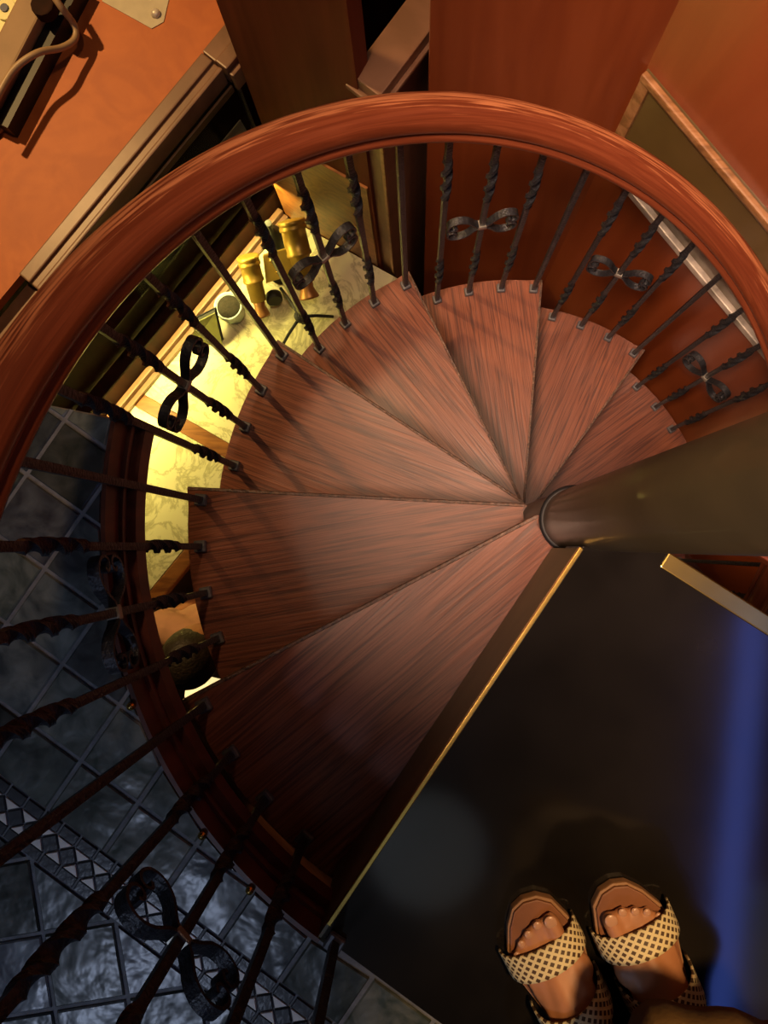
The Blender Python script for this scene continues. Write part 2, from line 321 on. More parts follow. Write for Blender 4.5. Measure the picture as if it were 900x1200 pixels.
U = Vector((math.cos(R_(-34.5)), math.sin(R_(-34.5)), 0)); V = Vector((U.y, -U.x, 0))    # V points to the lower left
if V.y > 0: V = -V
G0 = at(139, 827, 0); PU = 0.1010; PV = 0.0955
def g(u, v): return G0 + U * u + V * v
def clip(poly, n, c):                                       # keep n.p >= c
    out = []
    for i in range(len(poly)):
        a, b = poly[i], poly[(i + 1) % len(poly)]; da, db = n.dot(a) - c, n.dot(b) - c
        if da >= 0: out.append(a)
        if (da >= 0) != (db >= 0): out.append(a + (b - a) * (da / (da - db)))
    return out
def inview(p, m=140):
    q = ROT.transposed() @ (p - CAM); x, y = 450 + F * q.x / -q.z, 600 - F * q.y / -q.z
    return -m < x < 900 + m and -m < y < 1200 + m
N_LAND = pol(1, TH0 + PI / 2)                               # points into the landing
def tile_ok(poly, landing_line):
    c = sum(poly, Vector((0, 0, 0))) / len(poly); a = math.atan2(c.y, c.x) % (2 * PI)
    if not inview(c): return None
    if a < A_FLOOR - 0.12 or a > A_END: return None
    if a < TH0 + 0.1: poly = clip(poly, pol(1, a), RH + 0.001)
    if a < R_(205) and len(poly) > 2: poly = clip(poly, pol(1, A_FLOOR + PI / 2), 0.001)
    if len(poly) < 3: return None
    area = abs(sum((poly[i] - poly[0]).cross(poly[(i + 1) % len(poly)] - poly[0]).z for i in range(len(poly)))) / 2
    return poly if area > 1.0e-4 else None
def tile(name, poly, mat, top, bevel=0.002, tilt=0.006):
    c = sum(poly, Vector((0, 0, 0))) / len(poly)
    n = len(poly); sh = []
    for k, s in ((0, -0.006), (1, top - bevel), (2, top)):
        for p in poly:
            d = p - c; L = d.length
            q = d * ((L - bevel * 1.4) / L) if k == 2 and L > bevel * 2 else d
            sh.append((q.x, q.y, s))
    f = [tuple(range(2 * n, 3 * n))]
    for k in range(2): f += [(k * n + i, k * n + (i + 1) % n, (k + 1) * n + (i + 1) % n, (k + 1) * n + i) for i in range(n)]
    o = mesh(name, sh, f, mat, floor); o.location = (c.x, c.y, 0)
    o.rotation_euler = (random.uniform(-tilt, tilt), random.uniform(-tilt, tilt), 0)
    return o
J = 0.0032                                                  # joint half width
LV = PV                                                     # landing slab ends at this grid line
BV0 = 2 * PV - 0.011; BW = 0.018; DM = 0.0310               # mosaic border: start, border-tile width, diamond diagonal
BV1 = BV0 + 2 * BW + DM
for iu in range(-14, 16):
    for iv in range(-9, 2):
        q = [g(iu * PU + J, iv * PV + J), g((iu + 1) * PU - J, iv * PV + J), g((iu + 1) * PU - J, (iv + 1) * PV - J), g(iu * PU + J, (iv + 1) * PV - J)]
        c = sum(q, Vector((0, 0, 0))) / 4; a = math.atan2(c.y, c.x) % (2 * PI)
        if iv <= 0:
            q = clip(q, -N_LAND, 0.004) if a > R_(200) else q
            if len(q) < 3: continue
            c2 = sum(q, Vector((0, 0, 0))) / len(q)
            if N_LAND.dot(c2) > 0 and a > R_(200): continue
        q = clip(q, -V, -V.dot(g(0, BV0 - 0.002)))
        if len(q) < 3: continue
        q = tile_ok(q, None)
        if q: tile('slate_tile', q, 'slate', 0.0)
# border tiles and mosaic
for iu in range(-40, 80):
    for v0 in (BV0, BV0 + BW + DM):
        q = [g(iu * DM + .0015, v0 + .0015), g((iu + 1) * DM - .0015, v0 + .0015), g((iu + 1) * DM - .0015, v0 + BW - .0015), g(iu * DM + .0015, v0 + BW - .0015)]
        q = tile_ok(q, None)
        if q: tile('border_tile', q, 'darktile', -0.0005, 0.001, 0.003)
    vm = BV0 + BW + DM / 2; um = iu * DM; h = DM / 2 - .0012
    q = tile_ok([g(um - h, vm), g(um, vm - h), g(um + h, vm), g(um, vm + h)], None)
    if q: tile('mosaic_diamond', q, 'darktile', -0.0005, 0.001, 0.003)
    for s in (-1, 1):
        q = tile_ok([g(um + 0.003, vm + s * DM / 2), g(um + DM / 2, vm + s * .0028), g(um + DM - 0.003, vm + s * DM / 2)], None)
        if q: tile('mosaic_triangle', q, 'whitetile', 0.0, 0.0008, 0.003)
# diagonal slate beyond the border
D1 = (U + V).normalized(); D2 = (V - U).normalized(); PD = 0.105; O1 = g(0.02, BV1)
for i in range(-12, 14):
    for j in range(-12, 14):
        b = O1 + D1 * (i * PD) + D2 * (j * PD)
        q = [b + D1 * J + D2 * J, b + D1 * (PD - J) + D2 * J, b + D1 * (PD - J) + D2 * (PD - J), b + D1 * J + D2 * (PD - J)]
        q = clip(q, V, V.dot(g(0, BV1 + 0.003)))
        if len(q) < 3: continue
        q = tile_ok(q, None)
        if q: tile('slate_tile', q, 'slate', 0.0)
# mahogany fascia round the well: upper board and lower moulding
def arcband(name, r0, r1, a0, a1, z0, z1, mat, parent=None, n=48):
    v = []; f = []
    for i in range(n + 1):
        a = a0 + (a1 - a0) * i / n
        for r, z in ((r0, z0), (r1, z0), (r1, z1), (r0, z1)): v.append(pol(r, a, z))
    for i in range(n):
        for k in range(4): f.append((4 * i + k, 4 * i + (k + 1) % 4, 4 * i + 4 + (k + 1) % 4, 4 * i + 4 + k))
    f += [(0, 1, 2, 3), (4 * n, 4 * n + 1, 4 * n + 2, 4 * n + 3)]
    return mesh(name, v, f, mat, parent)
tr = arcband('trim_1', RH - 0.006, RH + 0.0005, A_FLOOR, TH0, -0.12, -0.002, 'fascia'); tag(tr, kind='structure')
arcband('moulding', RH - 0.020, RH - 0.006, A_FLOOR, TH0, -0.125, -0.085, 'fascia', tr)
arcband('bead', RH - 0.012, RH - 0.006, A_FLOOR, TH0, -0.062, -0.052, 'fascia', tr)
for (x, y) in ((163, 824), (240, 977), (304, 1032)):
    p = at(x, y, 0.004); a = math.atan2(p.y, p.x)
    lathe('brass_stud', [(0.0045, -0.012), (0.006, 0.0), (0.0055, 0.004), (0.003, 0.007), (0.0005, 0.008)], 'brass', tr, pol(RH + 0.004, a, 0.0), pol(RH + 0.004, a, 1), 12)

# ------------------------------------------------------------------ setting: lower floor, walls, ceiling
lf = prism('floor_lower', [(-3, -2.2), (2.2, -2.2), (2.2, 3), (-3, 3)], LOW - 0.05, LOW, 'lowfloor'); tag(lf, kind='structure')
REL = Vector((CAM.x, CAM.y, 0))
def rel(x, y): return REL + Vector((x, y, 0))
NR = Vector((math.cos(R_(38)), math.sin(R_(38)), 0)); DR = 0.80            # right wall plane
brk = rel(0.499, 1.04); TR = Vector((-NR.y, NR.x, 0)) * -1               # runs to the lower right
wb = prism('wall_back', [rel(0.026, 1.04), brk, brk + Vector((0.08, 0.06, 0)), rel(0.026, 1.12)], LOW, CEIL, 'redwall'); tag(wb, kind='structure')
e1 = brk + TR * 1.9
wr = prism('wall_right', [brk, e1, e1 + NR * 0.1, brk + NR * 0.1 + Vector((-0.001, 0, 0))], LOW, CEIL, 'redwall'); tag(wr, kind='structure')
ce = prism('ceiling', [(-3, -3), (2.4, -3), (2.4, 2.4), (-3, 2.4)], CEIL, CEIL + 0.05, 'ceiling'); tag(ce, kind='structure')
# framed panel set on the right wall
tp = onplane(760, 80, NR, DR); bt = onplane(755, 235, NR, DR)
s0 = (tp - brk).dot(TR); z_t = tp.z; z_b = -0.935
def onr(s): return brk + TR * s
pf = empty('wall_panel', onr(s0) + Vector((0, 0, z_b)), 'olive framed wall panel with golden brown top moulding beside the handrail', 'panel')
a_, b2_ = onr(s0), onr(1.7)
strip('panel_face', a_, b2_, -NR, 0.000, 0.006, z_b, z_t, 'olivepanel', pf)
strip('top_rail', onr(s0 - 0.0), b2_, -NR, 0.0, 0.020, z_t - 0.022, z_t, 'goldtrim', pf, 0.005)
strip('top_bead', onr(s0 + 0.01), b2_, -NR, 0.0, 0.014, z_t - 0.034, z_t - 0.022, 'goldtrim', pf, 0.004)
strip('side_stile', onr(s0), onr(s0 + 0.030), -NR, 0.0, 0.016, z_b, z_t - 0.022, 'goldtrim', pf, 0.004)
strip('bottom_sill', onr(s0 + 0.035), b2_, -NR, 0.0, 0.022, z_b - 0.012, z_b + 0.012, 'silverworn', pf, 0.003)

# ------------------------------------------------------------------ niche with marble counter
CB = rel(-0.51, 1.264)                                    # inner corner of the niche
UB = Vector((-0.503, -0.613, 0)).normalized()             # along the back wall, to the lower left
UE = Vector((0.390, -0.224, 0)).normalized()              # along the end wall, towards the stair
nb = Vector((-UB.y, UB.x, 0));  nb = nb if nb.dot(UE) > 0 else -nb
ne = Vector((-UE.y, UE.x, 0));  ne = ne if ne.dot(UB) > 0 else -ne
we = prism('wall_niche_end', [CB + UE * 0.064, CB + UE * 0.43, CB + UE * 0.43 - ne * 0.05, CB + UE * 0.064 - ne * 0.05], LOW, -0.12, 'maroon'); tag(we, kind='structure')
# yellow lamplight on the lower end wall, painted as a honey coloured panel
strip('lamplit_panel', CB + UE * 0.02, CB + UE * 0.42, ne, 0.0, 0.008, ZM + 0.001, ZM + 0.62, 'brownwood', we)
# partition with a capped top
wp = empty('partition_wall', CB + UE * 0.43 + Vector((0, 0, LOW)), 'capped brown wooden partition end with a slot, standing behind the handrail', 'partition')
UP = Vector((0.60, 0.80, 0)).normalized(); q1 = rel(-0.140, 1.070); q2 = rel(-0.085, 1.024)
sd = (q2 - q1).normalized()
def prt(name, a, b, z0, z1, mat, l0=0.0, l1=0.75, bev=0.004):
    p = [q1 + sd * a + UP * l0, q2 + sd * b + UP * l0, q2 + sd * b + UP * l1, q1 + sd * a + UP * l1]
    return prism(name, p, z0, z1, mat, wp, bev)
prt('body', 0, 0, LOW, -0.67, 'trimwood', 0, 0.75, 0.002)
prt('cap_moulding', -0.010, 0.010, -0.675, -0.655, 'trimwood', -0.014)
prt('cap_moulding', -0.018, 0.018, -0.655, -0.640, 'trimwood', -0.022)
prt('cap', -0.008, 0.008, -0.640, -0.605, 'trimwood', -0.010)
for s, t in ((0.0, 0.012), (0.060, 0.072)):
    p = [q1 + sd * s, q1 + sd * t, q1 + sd * t - UP * 0.007, q1 + sd * s - UP * 0.007]; prism('stile', p, ZM, -0.69, 'goldtrim', wp, 0.002)
p = [q1 + sd * 0.012, q1 + sd * 0.06, q1 + sd * 0.06 - UP * 0.007, q1 + sd * 0.012 - UP * 0.007]; prism('top_rail', p, -0.70, -0.69, 'goldtrim', wp, 0.002)
p = [q1 + sd * 0.030, q1 + sd * 0.037, q1 + sd * 0.037 - UP * 0.003, q1 + sd * 0.030 - UP * 0.003]; prism('slot', p, -0.76, -0.715, 'black', wp)

ct = empty('marble_counter', CB + Vector((0, 0, LOW)), 'yellow-lit veined marble counter with wooden edge below the stairs', 'counter')
DEP = 0.53
E2 = UE / UE.dot(nb)
def cpoly(a, b, d0=0.0, d1=DEP):
    return [CB + UB * a + E2 * d0, CB + UB * b + E2 * d0, CB + UB * b + E2 * d1, CB + UB * a + E2 * d1]
# the wooden divider crosses the counter where the photograph shows it
dv = at(212, 497, ZM); la = (dv - CB - E2 * (dv - CB).dot(nb)).dot(UB)
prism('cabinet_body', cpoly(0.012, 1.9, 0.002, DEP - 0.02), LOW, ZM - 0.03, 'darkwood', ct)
prism('marble_slab', cpoly(0.012, la - 0.028), ZM - 0.03, ZM, 'marble', ct, 0.002)
prism('wood_divider', cpoly(la - 0.027, la + 0.027), ZM - 0.03, ZM + 0.001, 'brownwood', ct, 0.002)
prism('marble_slab', cpoly(la + 0.028, 1.9), ZM - 0.03, ZM, 'marble', ct, 0.002)
prism('front_edge', cpoly(0.012, 1.9, DEP + 0.001, DEP + 0.055), ZM - 0.05, ZM + 0.002, 'brownwood', ct, 0.006)
prism('back_moulding', cpoly(0.012, 1.9, 0.0, 0.022), ZM + 0.0, ZM + 0.055, 'trimwood', ct, 0.005)
prism('back_bead', cpoly(0.012, 1.9, 0.0, 0.040), ZM + 0.0, ZM + 0.024, 'trimwood', ct, 0.005)

# ------------------------------------------------------------------ display cabinet behind the counter
ZT = -0.84
dc = empty('display_cabinet', CB + UB * 0.6 + Vector((0, 0, LOW)), 'orange-topped wooden display cabinet with moulded edge and glass front', 'cabinet')
def bpoly(a, b, d0, d1): return [CB + UB * a + nb * d0, CB + UB * b + nb * d0, CB + UB * b + nb * d1, CB + UB * a + nb * d1]
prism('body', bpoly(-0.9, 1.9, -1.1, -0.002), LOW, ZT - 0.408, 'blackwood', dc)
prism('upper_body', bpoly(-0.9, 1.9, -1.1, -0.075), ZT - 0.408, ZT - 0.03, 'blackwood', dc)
prism('cabinet_top', bpoly(-0.9, 1.9, -1.1, -0.045), ZT - 0.03, ZT, 'orangewood', dc)
e_end = (at(28, 326, ZT) - CB).dot(UB)
for d0, d1, z0, z1, a1 in ((-0.045, -0.008, ZT - 0.035, ZT + 0.010, e_end), (-0.009, 0.014, ZT - 0.045, ZT + 0.002, e_end), (0.013, 0.026, ZT - 0.055, ZT + 0.008, e_end)):
    prism('edge_moulding', bpoly(0.02, a1, d0, d1), z0, z1, 'trimwood', dc, 0.004)
for d0, d1, z0, z1 in ((-0.045, 0.002, ZT - 0.035, ZT + 0.012), (0.001, 0.040, ZT - 0.045, ZT + 0.018), (0.044, 0.058, ZT - 0.06, ZT + 0.004)):
    prism('corner_moulding', bpoly(-0.9, 0.018, d0, d1), z0, z1, 'trimwood', dc, 0.004)
prism('lower_moulding', bpoly(e_end + 0.005, 1.9, -0.045, 0.02), ZT - 0.10, ZT - 0.045, 'trimwood', dc, 0.004)
prism('inner_bead', bpoly(0.02, e_end + 0.3, 0.034, 0.042), ZT - 0.075, ZT - 0.05, 'trimwood', dc, 0.003)
gp = prism('glass_pane', bpoly(0.012, 0.60, 0.044, 0.048), ZT - 0.40, ZT - 0.02, 'glass', dc)
prism('pane_edge', bpoly(0.006, 0.012, 0.040, 0.053), ZT - 0.41, ZT - 0.01, 'iron', dc)
cq = [CB + UB * a + nb * d + Vector((0, 0, z)) for a, d, z in ((0.02, 0.040, ZT - 0.394), (0.22, 0.040, ZT - 0.394), (0.22, 0.008, ZT - 0.25), (0.02, 0.008, ZT - 0.25))]
cn = Vector((nb.x, nb.y, 0.22)).normalized() * 0.003
card = mesh('card_sign', cq + [p - cn for p in cq], [(0, 1, 2, 3), (4, 5, 6, 7)] + [(i, (i + 1) % 4, 4 + (i + 1) % 4, 4 + i) for i in range(4)], 'card')
tag(card, 'pale blank card leaning inside the glass front of the cabinet', 'card')
prism('card_shelf', bpoly(0.0, e_end, -0.07, 0.043), ZT - 0.408, ZT - 0.396, 'blackwood', dc)

# slim strip light added below the glass front to brighten the marble
sl = empty('added_strip_light', CB + UB * 0.65 + nb * 0.03 + Vector((0, 0, -1.48)), 'slim dark housing added for an unseen light over the counter', 'light')
prism('housing', bpoly(0.02, 1.5, 0.004, 0.05), -1.48, -1.462, 'blackwood', sl, 0.003)
la_ = lamp('counter_fill', 'AREA', CB + UB * 0.67 + nb * 0.03 + Vector((0, 0, -1.484)), None, 10.5, (1.0, 0.80, 0.22), shape='RECTANGLE', size=1.3, size_y=0.03)
la_.rotation_euler = (0, 0, math.atan2(UB.y, UB.x))
# things on the cabinet top
bb = empty('leaning_frame', at(20, 60, ZT), 'taupe board frame lying at the cabinet corner behind the cable', 'frame')
pA, pB = at(-14, 134, ZT + 0.085), at(75, -38, ZT + 0.085)
fd = (pB - pA).normalized(); fn = Vector((-fd.y, fd.x, 0)); fn = fn if fn.dot(Vector((-1, 1, 0))) > 0 else -fn
prism('frame_board', [pA, pB, pB + fn * 0.074, pA + fn * 0.074], ZT + 0.05, ZT + 0.085, 'boxbrown', bb, 0.006)
prism('frame_shadow', [pA - fn * 0.035, pB - fn * 0.035, pB + fn * 0.07, pA + fn * 0.07], ZT, ZT + 0.05, 'black', bb)  # black block widened to stand in for the shadow beside the board
pc = at(50, 6, ZT + 0.11)
prism('knob', [pc + pol(0.03, k * PI / 6) for k in range(12)], ZT + 0.085, ZT + 0.115, 'blackwood', bb, 0.004)
# pale enamel plaque with a dark dot behind the frame
pl = empty('enamel_tray', at(2, 14, ZT), 'pale yellow enamel tray with a slate blue round spot in the corner', 'tray')
tpo = at(0, 12, ZT + 0.02)
prism('tray_base', [pA + fn * 0.078, pB + fn * 0.078, pB + fn * 0.28, pA + fn * 0.28], ZT, ZT + 0.02, 'paleyellow', pl, 0.004)
ds = at(5, 9, ZT + 0.03)
for k, (rr, mm, z0, z1) in enumerate(((0.030, 'paleyellow', 0.02, 0.028), (0.011, 'navy', 0.028, 0.032))):
    prism('raised_disc' if k == 0 else 'blue_spot', [ds + pol(rr, j * PI / 10) for j in range(20)], ZT + z0, ZT + z1, mm, pl, 0.001)
cp = spline([at(x, y, ZT + z) for x, y, z in ((45, -30, .135), (70, 6, .11), (86, 28, .06), (88, 45, .05), (72, 56, .065), (44, 62, .10), (18, 80, .105), (0, 108, .105), (-15, 140, .10))], 8)
cb = tube('cable', cp, 0.0085, 'cable', None, 12); tag(cb, 'thick beige cable looping over the orange cabinet top', 'cable')
cp = [at(x, y, ZT + 0.011) for x, y in ((-24, 172), (-10, 158), (0, 150), (6, 143))]
cl = tube('cable_plug', spline(cp, 5), 0.010, 'cable', None, 12, rs=None); tag(cl, 'short beige plug end lying at the far left cabinet edge', 'plug')
tl = prism('paper_sheet', [at(120, -30, ZT), at(205, -30, ZT), at(192, 26, ZT), at(178, 34, ZT), at(120, 2, ZT)], ZT + 0.0005, ZT + 0.002, 'card'); tag(tl, 'pale sheet of paper lying on the orange cabinet top', 'paper')
sc = at(183, 17, ZT)
st = lathe('upholstery_stud', [(0.013, 0), (0.012, 0.006), (0.007, 0.011), (0.001, 0.012)], 'silverworn', None, sc + Vector((0, 0, 0.002)), sc + Vector((0, 0, 1)), 16); tag(st, 'shiny round pale stud on the paper sheet', 'stud')

# ------------------------------------------------------------------ spiral staircase
stair = empty('spiral_staircase', (0, 0, LOW), 'mahogany spiral staircase with wrought iron balusters and curved wooden handrail', 'staircase')
OFF = Vector((0, 0, LOW))
lathe('central_column', [(RC, 0), (RC, CEIL - LOW)], 'column', stair, seg=48)
# tread: nosing along local angle 0, body turned towards +angle
def tread_mesh():
    off = -0.032; inner = math.asin(off / 0.058)
    P = [pol(0.058, inner)]
    P.append(pol(RT + 0.006, R_(-0.3)))
    n = 14
    for i in range(1, n + 1): P.append(pol(RT, R_(0.2) + (DTH + R_(6)) * i / n))
    P.append(pol(0.058, inner + DTH + R_(40)))
    P.append(pol(0.058, inner + DTH * 0.5))
    me = bpy.data.meshes.new('tread'); m = len(P)
    v = [(p.x, p.y, -0.036) for p in P] + [(p.x, p.y, 0) for p in P]
    me.from_pydata(v, [], [tuple(range(m))[::-1], tuple(range(m, 2 * m))] + [(i, (i + 1) % m, m + (i + 1) % m, m + i) for i in range(m)])
    fix(me)
    bm = bmesh.new(); bm.from_mesh(me)
    ed = [e for e in bm.edges if abs(e.verts[0].co.z) < 1e-6 and abs(e.verts[1].co.z) < 1e-6]
    bmesh.ops.bevel(bm, geom=ed, offset=0.004, segments=2, affect='EDGES'); bm.to_mesh(me); bm.free()
    me.materials.append(M['tread']); return me
TM = tread_mesh()
cme = lathe('column_ring', [(RC + 0.001, 0), (RC + 0.006, 0), (RC + 0.006, 0.006), (RC + 0.001, 0.009)], 'black', None, seg=32).data
bpy.data.objects.remove(bpy.data.objects['column_ring'])
NT = 10
def nosing_mesh():
    a = pol(0.058, math.asin(-0.032 / 0.058)); b = pol(RT + 0.006, R_(-0.3)); d = (b - a).normalized(); n = Vector((d.y, -d.x, 0))
    a = a + d * 0.004; b = b - d * 0.002; v = []
    sec = [(-0.004, 0.0), (-0.003, 0.0012), (0.0015, 0.0010), (0.003, -0.002), (0.003, -0.009), (0.0002, -0.010)]
    for p in (a, b):
        for x, z in sec: v.append(p + n * x + Vector((0, 0, z)))
    m = len(sec)
    me = bpy.data.meshes.new('nosing_strip'); me.from_pydata([tuple(p) for p in v], [], [(k, (k + 1) % m, m + (k + 1) % m, m + k) for k in range(m)] + [tuple(range(m)), tuple(range(m, 2 * m))]); fix(me)
    me.materials.append(M['nosing']); return me
NM = nosing_mesh()
for k in range(1, NT + 1):
    t = link('tread', TM, None, stair); t.location = (0, 0, -H * k - LOW); t.rotation_euler = (0, 0, TH0 - DTH * k)
    link('nosing_strip', NM, None, t)
    if k == 1:
        c = link('column_ring', cme, None, t)
        c.location = (0, 0, 0.0)
# landing: polished slab, riser, brass nosing, far edge strip
lv = V.dot(g(0, LV)) - 0.003
poly = [pol(RC + 0.001, TH0 + R_(90) * i / 6) for i in range(7)]
poly = [pol(0.054, TH0), pol(0.054, TH0 + R_(45)), pol(0.054, A_END), pol(2.0, A_END), pol(2.3, A_END - R_(25)), pol(2.4, A_END - R_(50)), pol(2.4, TH0)]
poly = clip(poly, -V, -lv)
prism('landing', poly, -0.005, 0.0, 'landing', stair)
el = pol(1, TH0); en = pol(1, TH0 - PI / 2)
strip('landing_riser', el * 0.06, el * (RH - 0.004), en, -0.012, 0.004, -H + 0.002, -0.004, 'riser', stair)
strip('brass_nosing', el * 0.058, el * (RH - 0.03), en, -0.0015, 0.0048, -0.012, 0.0018, 'brass', stair, 0.0012)
ee = pol(1, A_END); ef = pol(1, A_END + PI / 2)
strip('edge_strip', ee * 0.10, ee * 0.42, ef, -0.022, 0.002, -0.02, 0.003, 'brass', stair, 0.002)
strip('edge_stringer', ee * 0.20, ee * 0.9, ef, 0.085, 0.12, -0.12, -0.09, 'rail', stair, 0.004)
# handrail: moulded section swept along the helix
def rail_z(i): return -0.362 + (20 - i) * H / 4          # underside of the rail at baluster i
def bal_ang(i): return TH0 - DTH * ((i - 1) // 4) - DTH * ((i - 1) % 4 + 0.8116) / 4
def ang_i(a): return 20 - (a - bal_ang(20)) / (DTH / 4) * 1.0
prof = [(-0.026, 0.0), (-0.034, 0.002), (-0.036, 0.008), (-0.034, 0.014), (-0.028, 0.0165), (-0.0265, 0.019), (-0.029, 0.022), (-0.0325, 0.028), (-0.034, 0.036), (-0.032, 0.046), (-0.026, 0.055), (-0.016, 0.061), (-0.006, 0.064)]
prof = prof + [(-x, z) for x, z in prof[::-1]]
plen = [0.0]
for i in range(1, len(prof) + 1):
    a, b = prof[i - 1], prof[i % len(prof)]; plen.append(plen[-1] + math.hypot(a[0] - b[0], a[1] - b[1]))
v = []; f = []; uv = []; NS = 220; a0 = bal_ang(0) + R_(3); a1 = bal_ang(36)
m = len(prof)
for s in range(NS + 1):
    a = a0 + (a1 - a0) * s / NS; z = rail_z(ang_i(a))
    for k, (x, zz) in enumerate(prof):
        v.append(pol(RB + x, a, z + zz - LOW)); uv.append((abs(a - a0) * RB, plen[k] / plen[-1]))
for s in range(NS):
    for k in range(m): f.append((s * m + k, s * m + (k + 1) % m, (s + 1) * m + (k + 1) % m, (s + 1) * m + k))
f += [tuple(range(m)), tuple(NS * m + k for k in range(m))]
mesh('handrail', v, f, 'rail', stair, True, uv)

# balusters: four patterns repeat on every tread (twisted, twisted with scrolls, twisted, plain)
def bal_mesh(L, twisted):
    v = []; f = []; n = int(L / 0.006); zz = [L * i / n for i in range(n + 1)]
    def tw(z, c, l):                                     # 0..1 progress through a twist centred at c
        return min(1, max(0, (z - (c - l / 2)) / l))
    for z in zz:
        ang = 0.0; hx = hy = 0.0063
        if twisted:
            for c in (0.235, L - 0.20):
                l = 0.165; p = tw(z, c, l); ang += p * 3 * PI
                e = math.sin(PI * p) ** 0.35 if 0 < p < 1 else 0
                hx += 0.0055 * e; hy -= 0.0008 * e
        for sx, sy in ((-1, -1), (0, -1), (1, -1), (1, 0), (1, 1), (0, 1), (-1, 1), (-1, 0)):
            k = 0.93 if sx and sy else 1.0
            x, y = sx * hx * k, sy * hy * k
            v.append((x * math.cos(ang) - y * math.sin(ang), x * math.sin(ang) + y * math.cos(ang), z))
    for i in range(n):
        for k in range(8): f.append((8 * i + k, 8 * i + (k + 1) % 8, 8 * i + 8 + (k + 1) % 8, 8 * i + 8 + k))
    f += [tuple(range(8)), tuple(8 * n + k for k in range(8))]
    me = bpy.data.meshes.new('baluster'); me.from_pydata(v, [], f); fix(me); me.materials.append(M['iron']); return me
def ribbon(path, w, th, mat):
    P = spline([(x, 0, z) for x, z in path], 6); v = []; f = []
    for i, p in enumerate(P):
        t = (P[min(i + 1, len(P) - 1)] - P[max(i - 1, 0)]).normalized(); n = Vector((-t.z, 0, t.x))
        for s, y in ((-1, -1), (1, -1), (1, 1), (-1, 1)): v.append(p + n * th / 2 * s + Vector((0, y * w / 2, 0)))
    for i in range(len(P) - 1):
        for k in range(4): f.append((4 * i + k, 4 * i + (k + 1) % 4, 4 * i + 4 + (k + 1) % 4, 4 * i + 4 + k))
    f += [(0, 1, 2, 3), tuple(4 * (len(P) - 1) + k for k in range(4))]
    me = bpy.data.meshes.new('scroll'); me.from_pydata([tuple(p) for p in v], [], f); fix(me); me.materials.append(M[mat]); return me
SP = [(0.008, 0.003), (0.018, 0.012), (0.034, 0.034), (0.054, 0.043), (0.073, 0.036), (0.080, 0.018), (0.074, 0.006), (0.063, 0.006), (0.059, 0.014), (0.064, 0.020)]
SC = [ribbon([(sx * x, sz * z) for x, z in SP], 0.017, 0.0045, 'iron') for sx in (-1, 1) for sz in (-1, 1)]
def boxmesh(name, x, y, z0, z1, mat, bev=0.002):
    me = bpy.data.meshes.new(name); bm = bmesh.new()
    bmesh.ops.create_cube(bm, size=1, matrix=Matrix.Translation((0, 0, (z0 + z1) / 2)) @ Matrix.Diagonal((x, y, z1 - z0, 1)))
    bmesh.ops.bevel(bm, geom=bm.edges[:], offset=bev, segments=1, affect='EDGES'); bm.to_mesh(me); bm.free(); me.materials.append(M[mat]); return me
SHOE = boxmesh('shoe', 0.024, 0.024, 0.0, 0.012, 'shoe'); COL = boxmesh('collar', 0.021, 0.020, -0.006, 0.006, 'collar', 0.0015)
BM = {}
for k in range(4):
    i = 17 + k; BM[k] = bal_mesh(rail_z(i) + H * 5 + 0.004, k != 3)
for i in range(0, NT * 4 - 3):
    k = (i - 1) % 4; t = (i - 1) // 4 + 1; a = bal_ang(i)
    o = link('baluster', BM[k], None, stair); o.location = pol(RB, a, -H * t - LOW); o.rotation_euler = (0, 0, a + PI / 2)
    link('shoe', SHOE, None, o)
    if k == 1:
        for s in SC: c = link('scroll', s, None, o); c.location = (0, 0, 0.47)
        c = link('collar', COL, None, o); c.location = (0, 0, 0.47)

# ------------------------------------------------------------------ things on the marble counter
bn = empty('brass_binoculars', at(330, 320, ZM), 'large old brass binoculars standing on the marble counter', 'binoculars')
OB = bn.matrix_basis.translation.copy()
def P3(x, y, z): return at(x, y, z) - OB
def barrel(x0, y0, x1, y1, z0, z1, r):
    a, b = P3(x0, y0, z0), P3(x1, y1, z1); L = (b - a).length
    bo = lathe('barrel', [(r * 0.95, 0), (r * 1.12, 0.001), (r * 1.12, 0.012), (r * 1.06, 0.014), (r * 1.06, 0.020), (r * 1.12, 0.022), (r * 1.12, 0.032), (r * 1.0, 0.034), (r * 1.0, L * 0.50), (r * 1.06, L * 0.51), (r * 1.06, L * 0.56), (r * 0.86, L * 0.58), (r * 0.80, L)], 'oldbrass', bn, a, b)
    lathe('eyepiece', [(r * 0.55, L), (r * 0.6, L + 0.012), (r * 0.55, L + 0.022), (r * 0.8, L + 0.05), (r * 0.86, L + 0.058), (r * 0.6, L + 0.06)], 'copper', bo, a, b)
barrel(341, 258, 358, 330, ZM + 0.20, ZM + 0.09, 0.044)
barrel(290, 300, 303, 352, ZM + 0.17, ZM + 0.07, 0.036)
a, b = P3(308, 300, ZM + 0.17), P3(349, 288, ZM + 0.17); c_, d_ = P3(356, 318, ZM + 0.12), P3(312, 332, ZM + 0.12)
nrm = (b - a).cross(d_ - a).normalized(); nrm = nrm if nrm.z > 0 else -nrm
pv = [a, b, c_, d_]; mesh('bridge_plate', [p for p in pv] + [p - nrm * 0.03 for p in pv], [(0, 1, 2, 3), (4, 5, 6, 7)] + [(i, (i + 1) % 4, 4 + (i + 1) % 4, 4 + i) for i in range(4)], 'oldbrass', bn)
for s, t in ((0.22, 0.25), (0.78, 0.25), (0.35, 0.7)):
    q = (a * (1 - s) + b * s) * (1 - t) + (d_ * (1 - s) + c_ * s) * t
    lathe('screw', [(0.009, -0.002), (0.009, 0.004), (0.005, 0.007), (0.0005, 0.008)], 'brass', bn, q, q + nrm, 12)
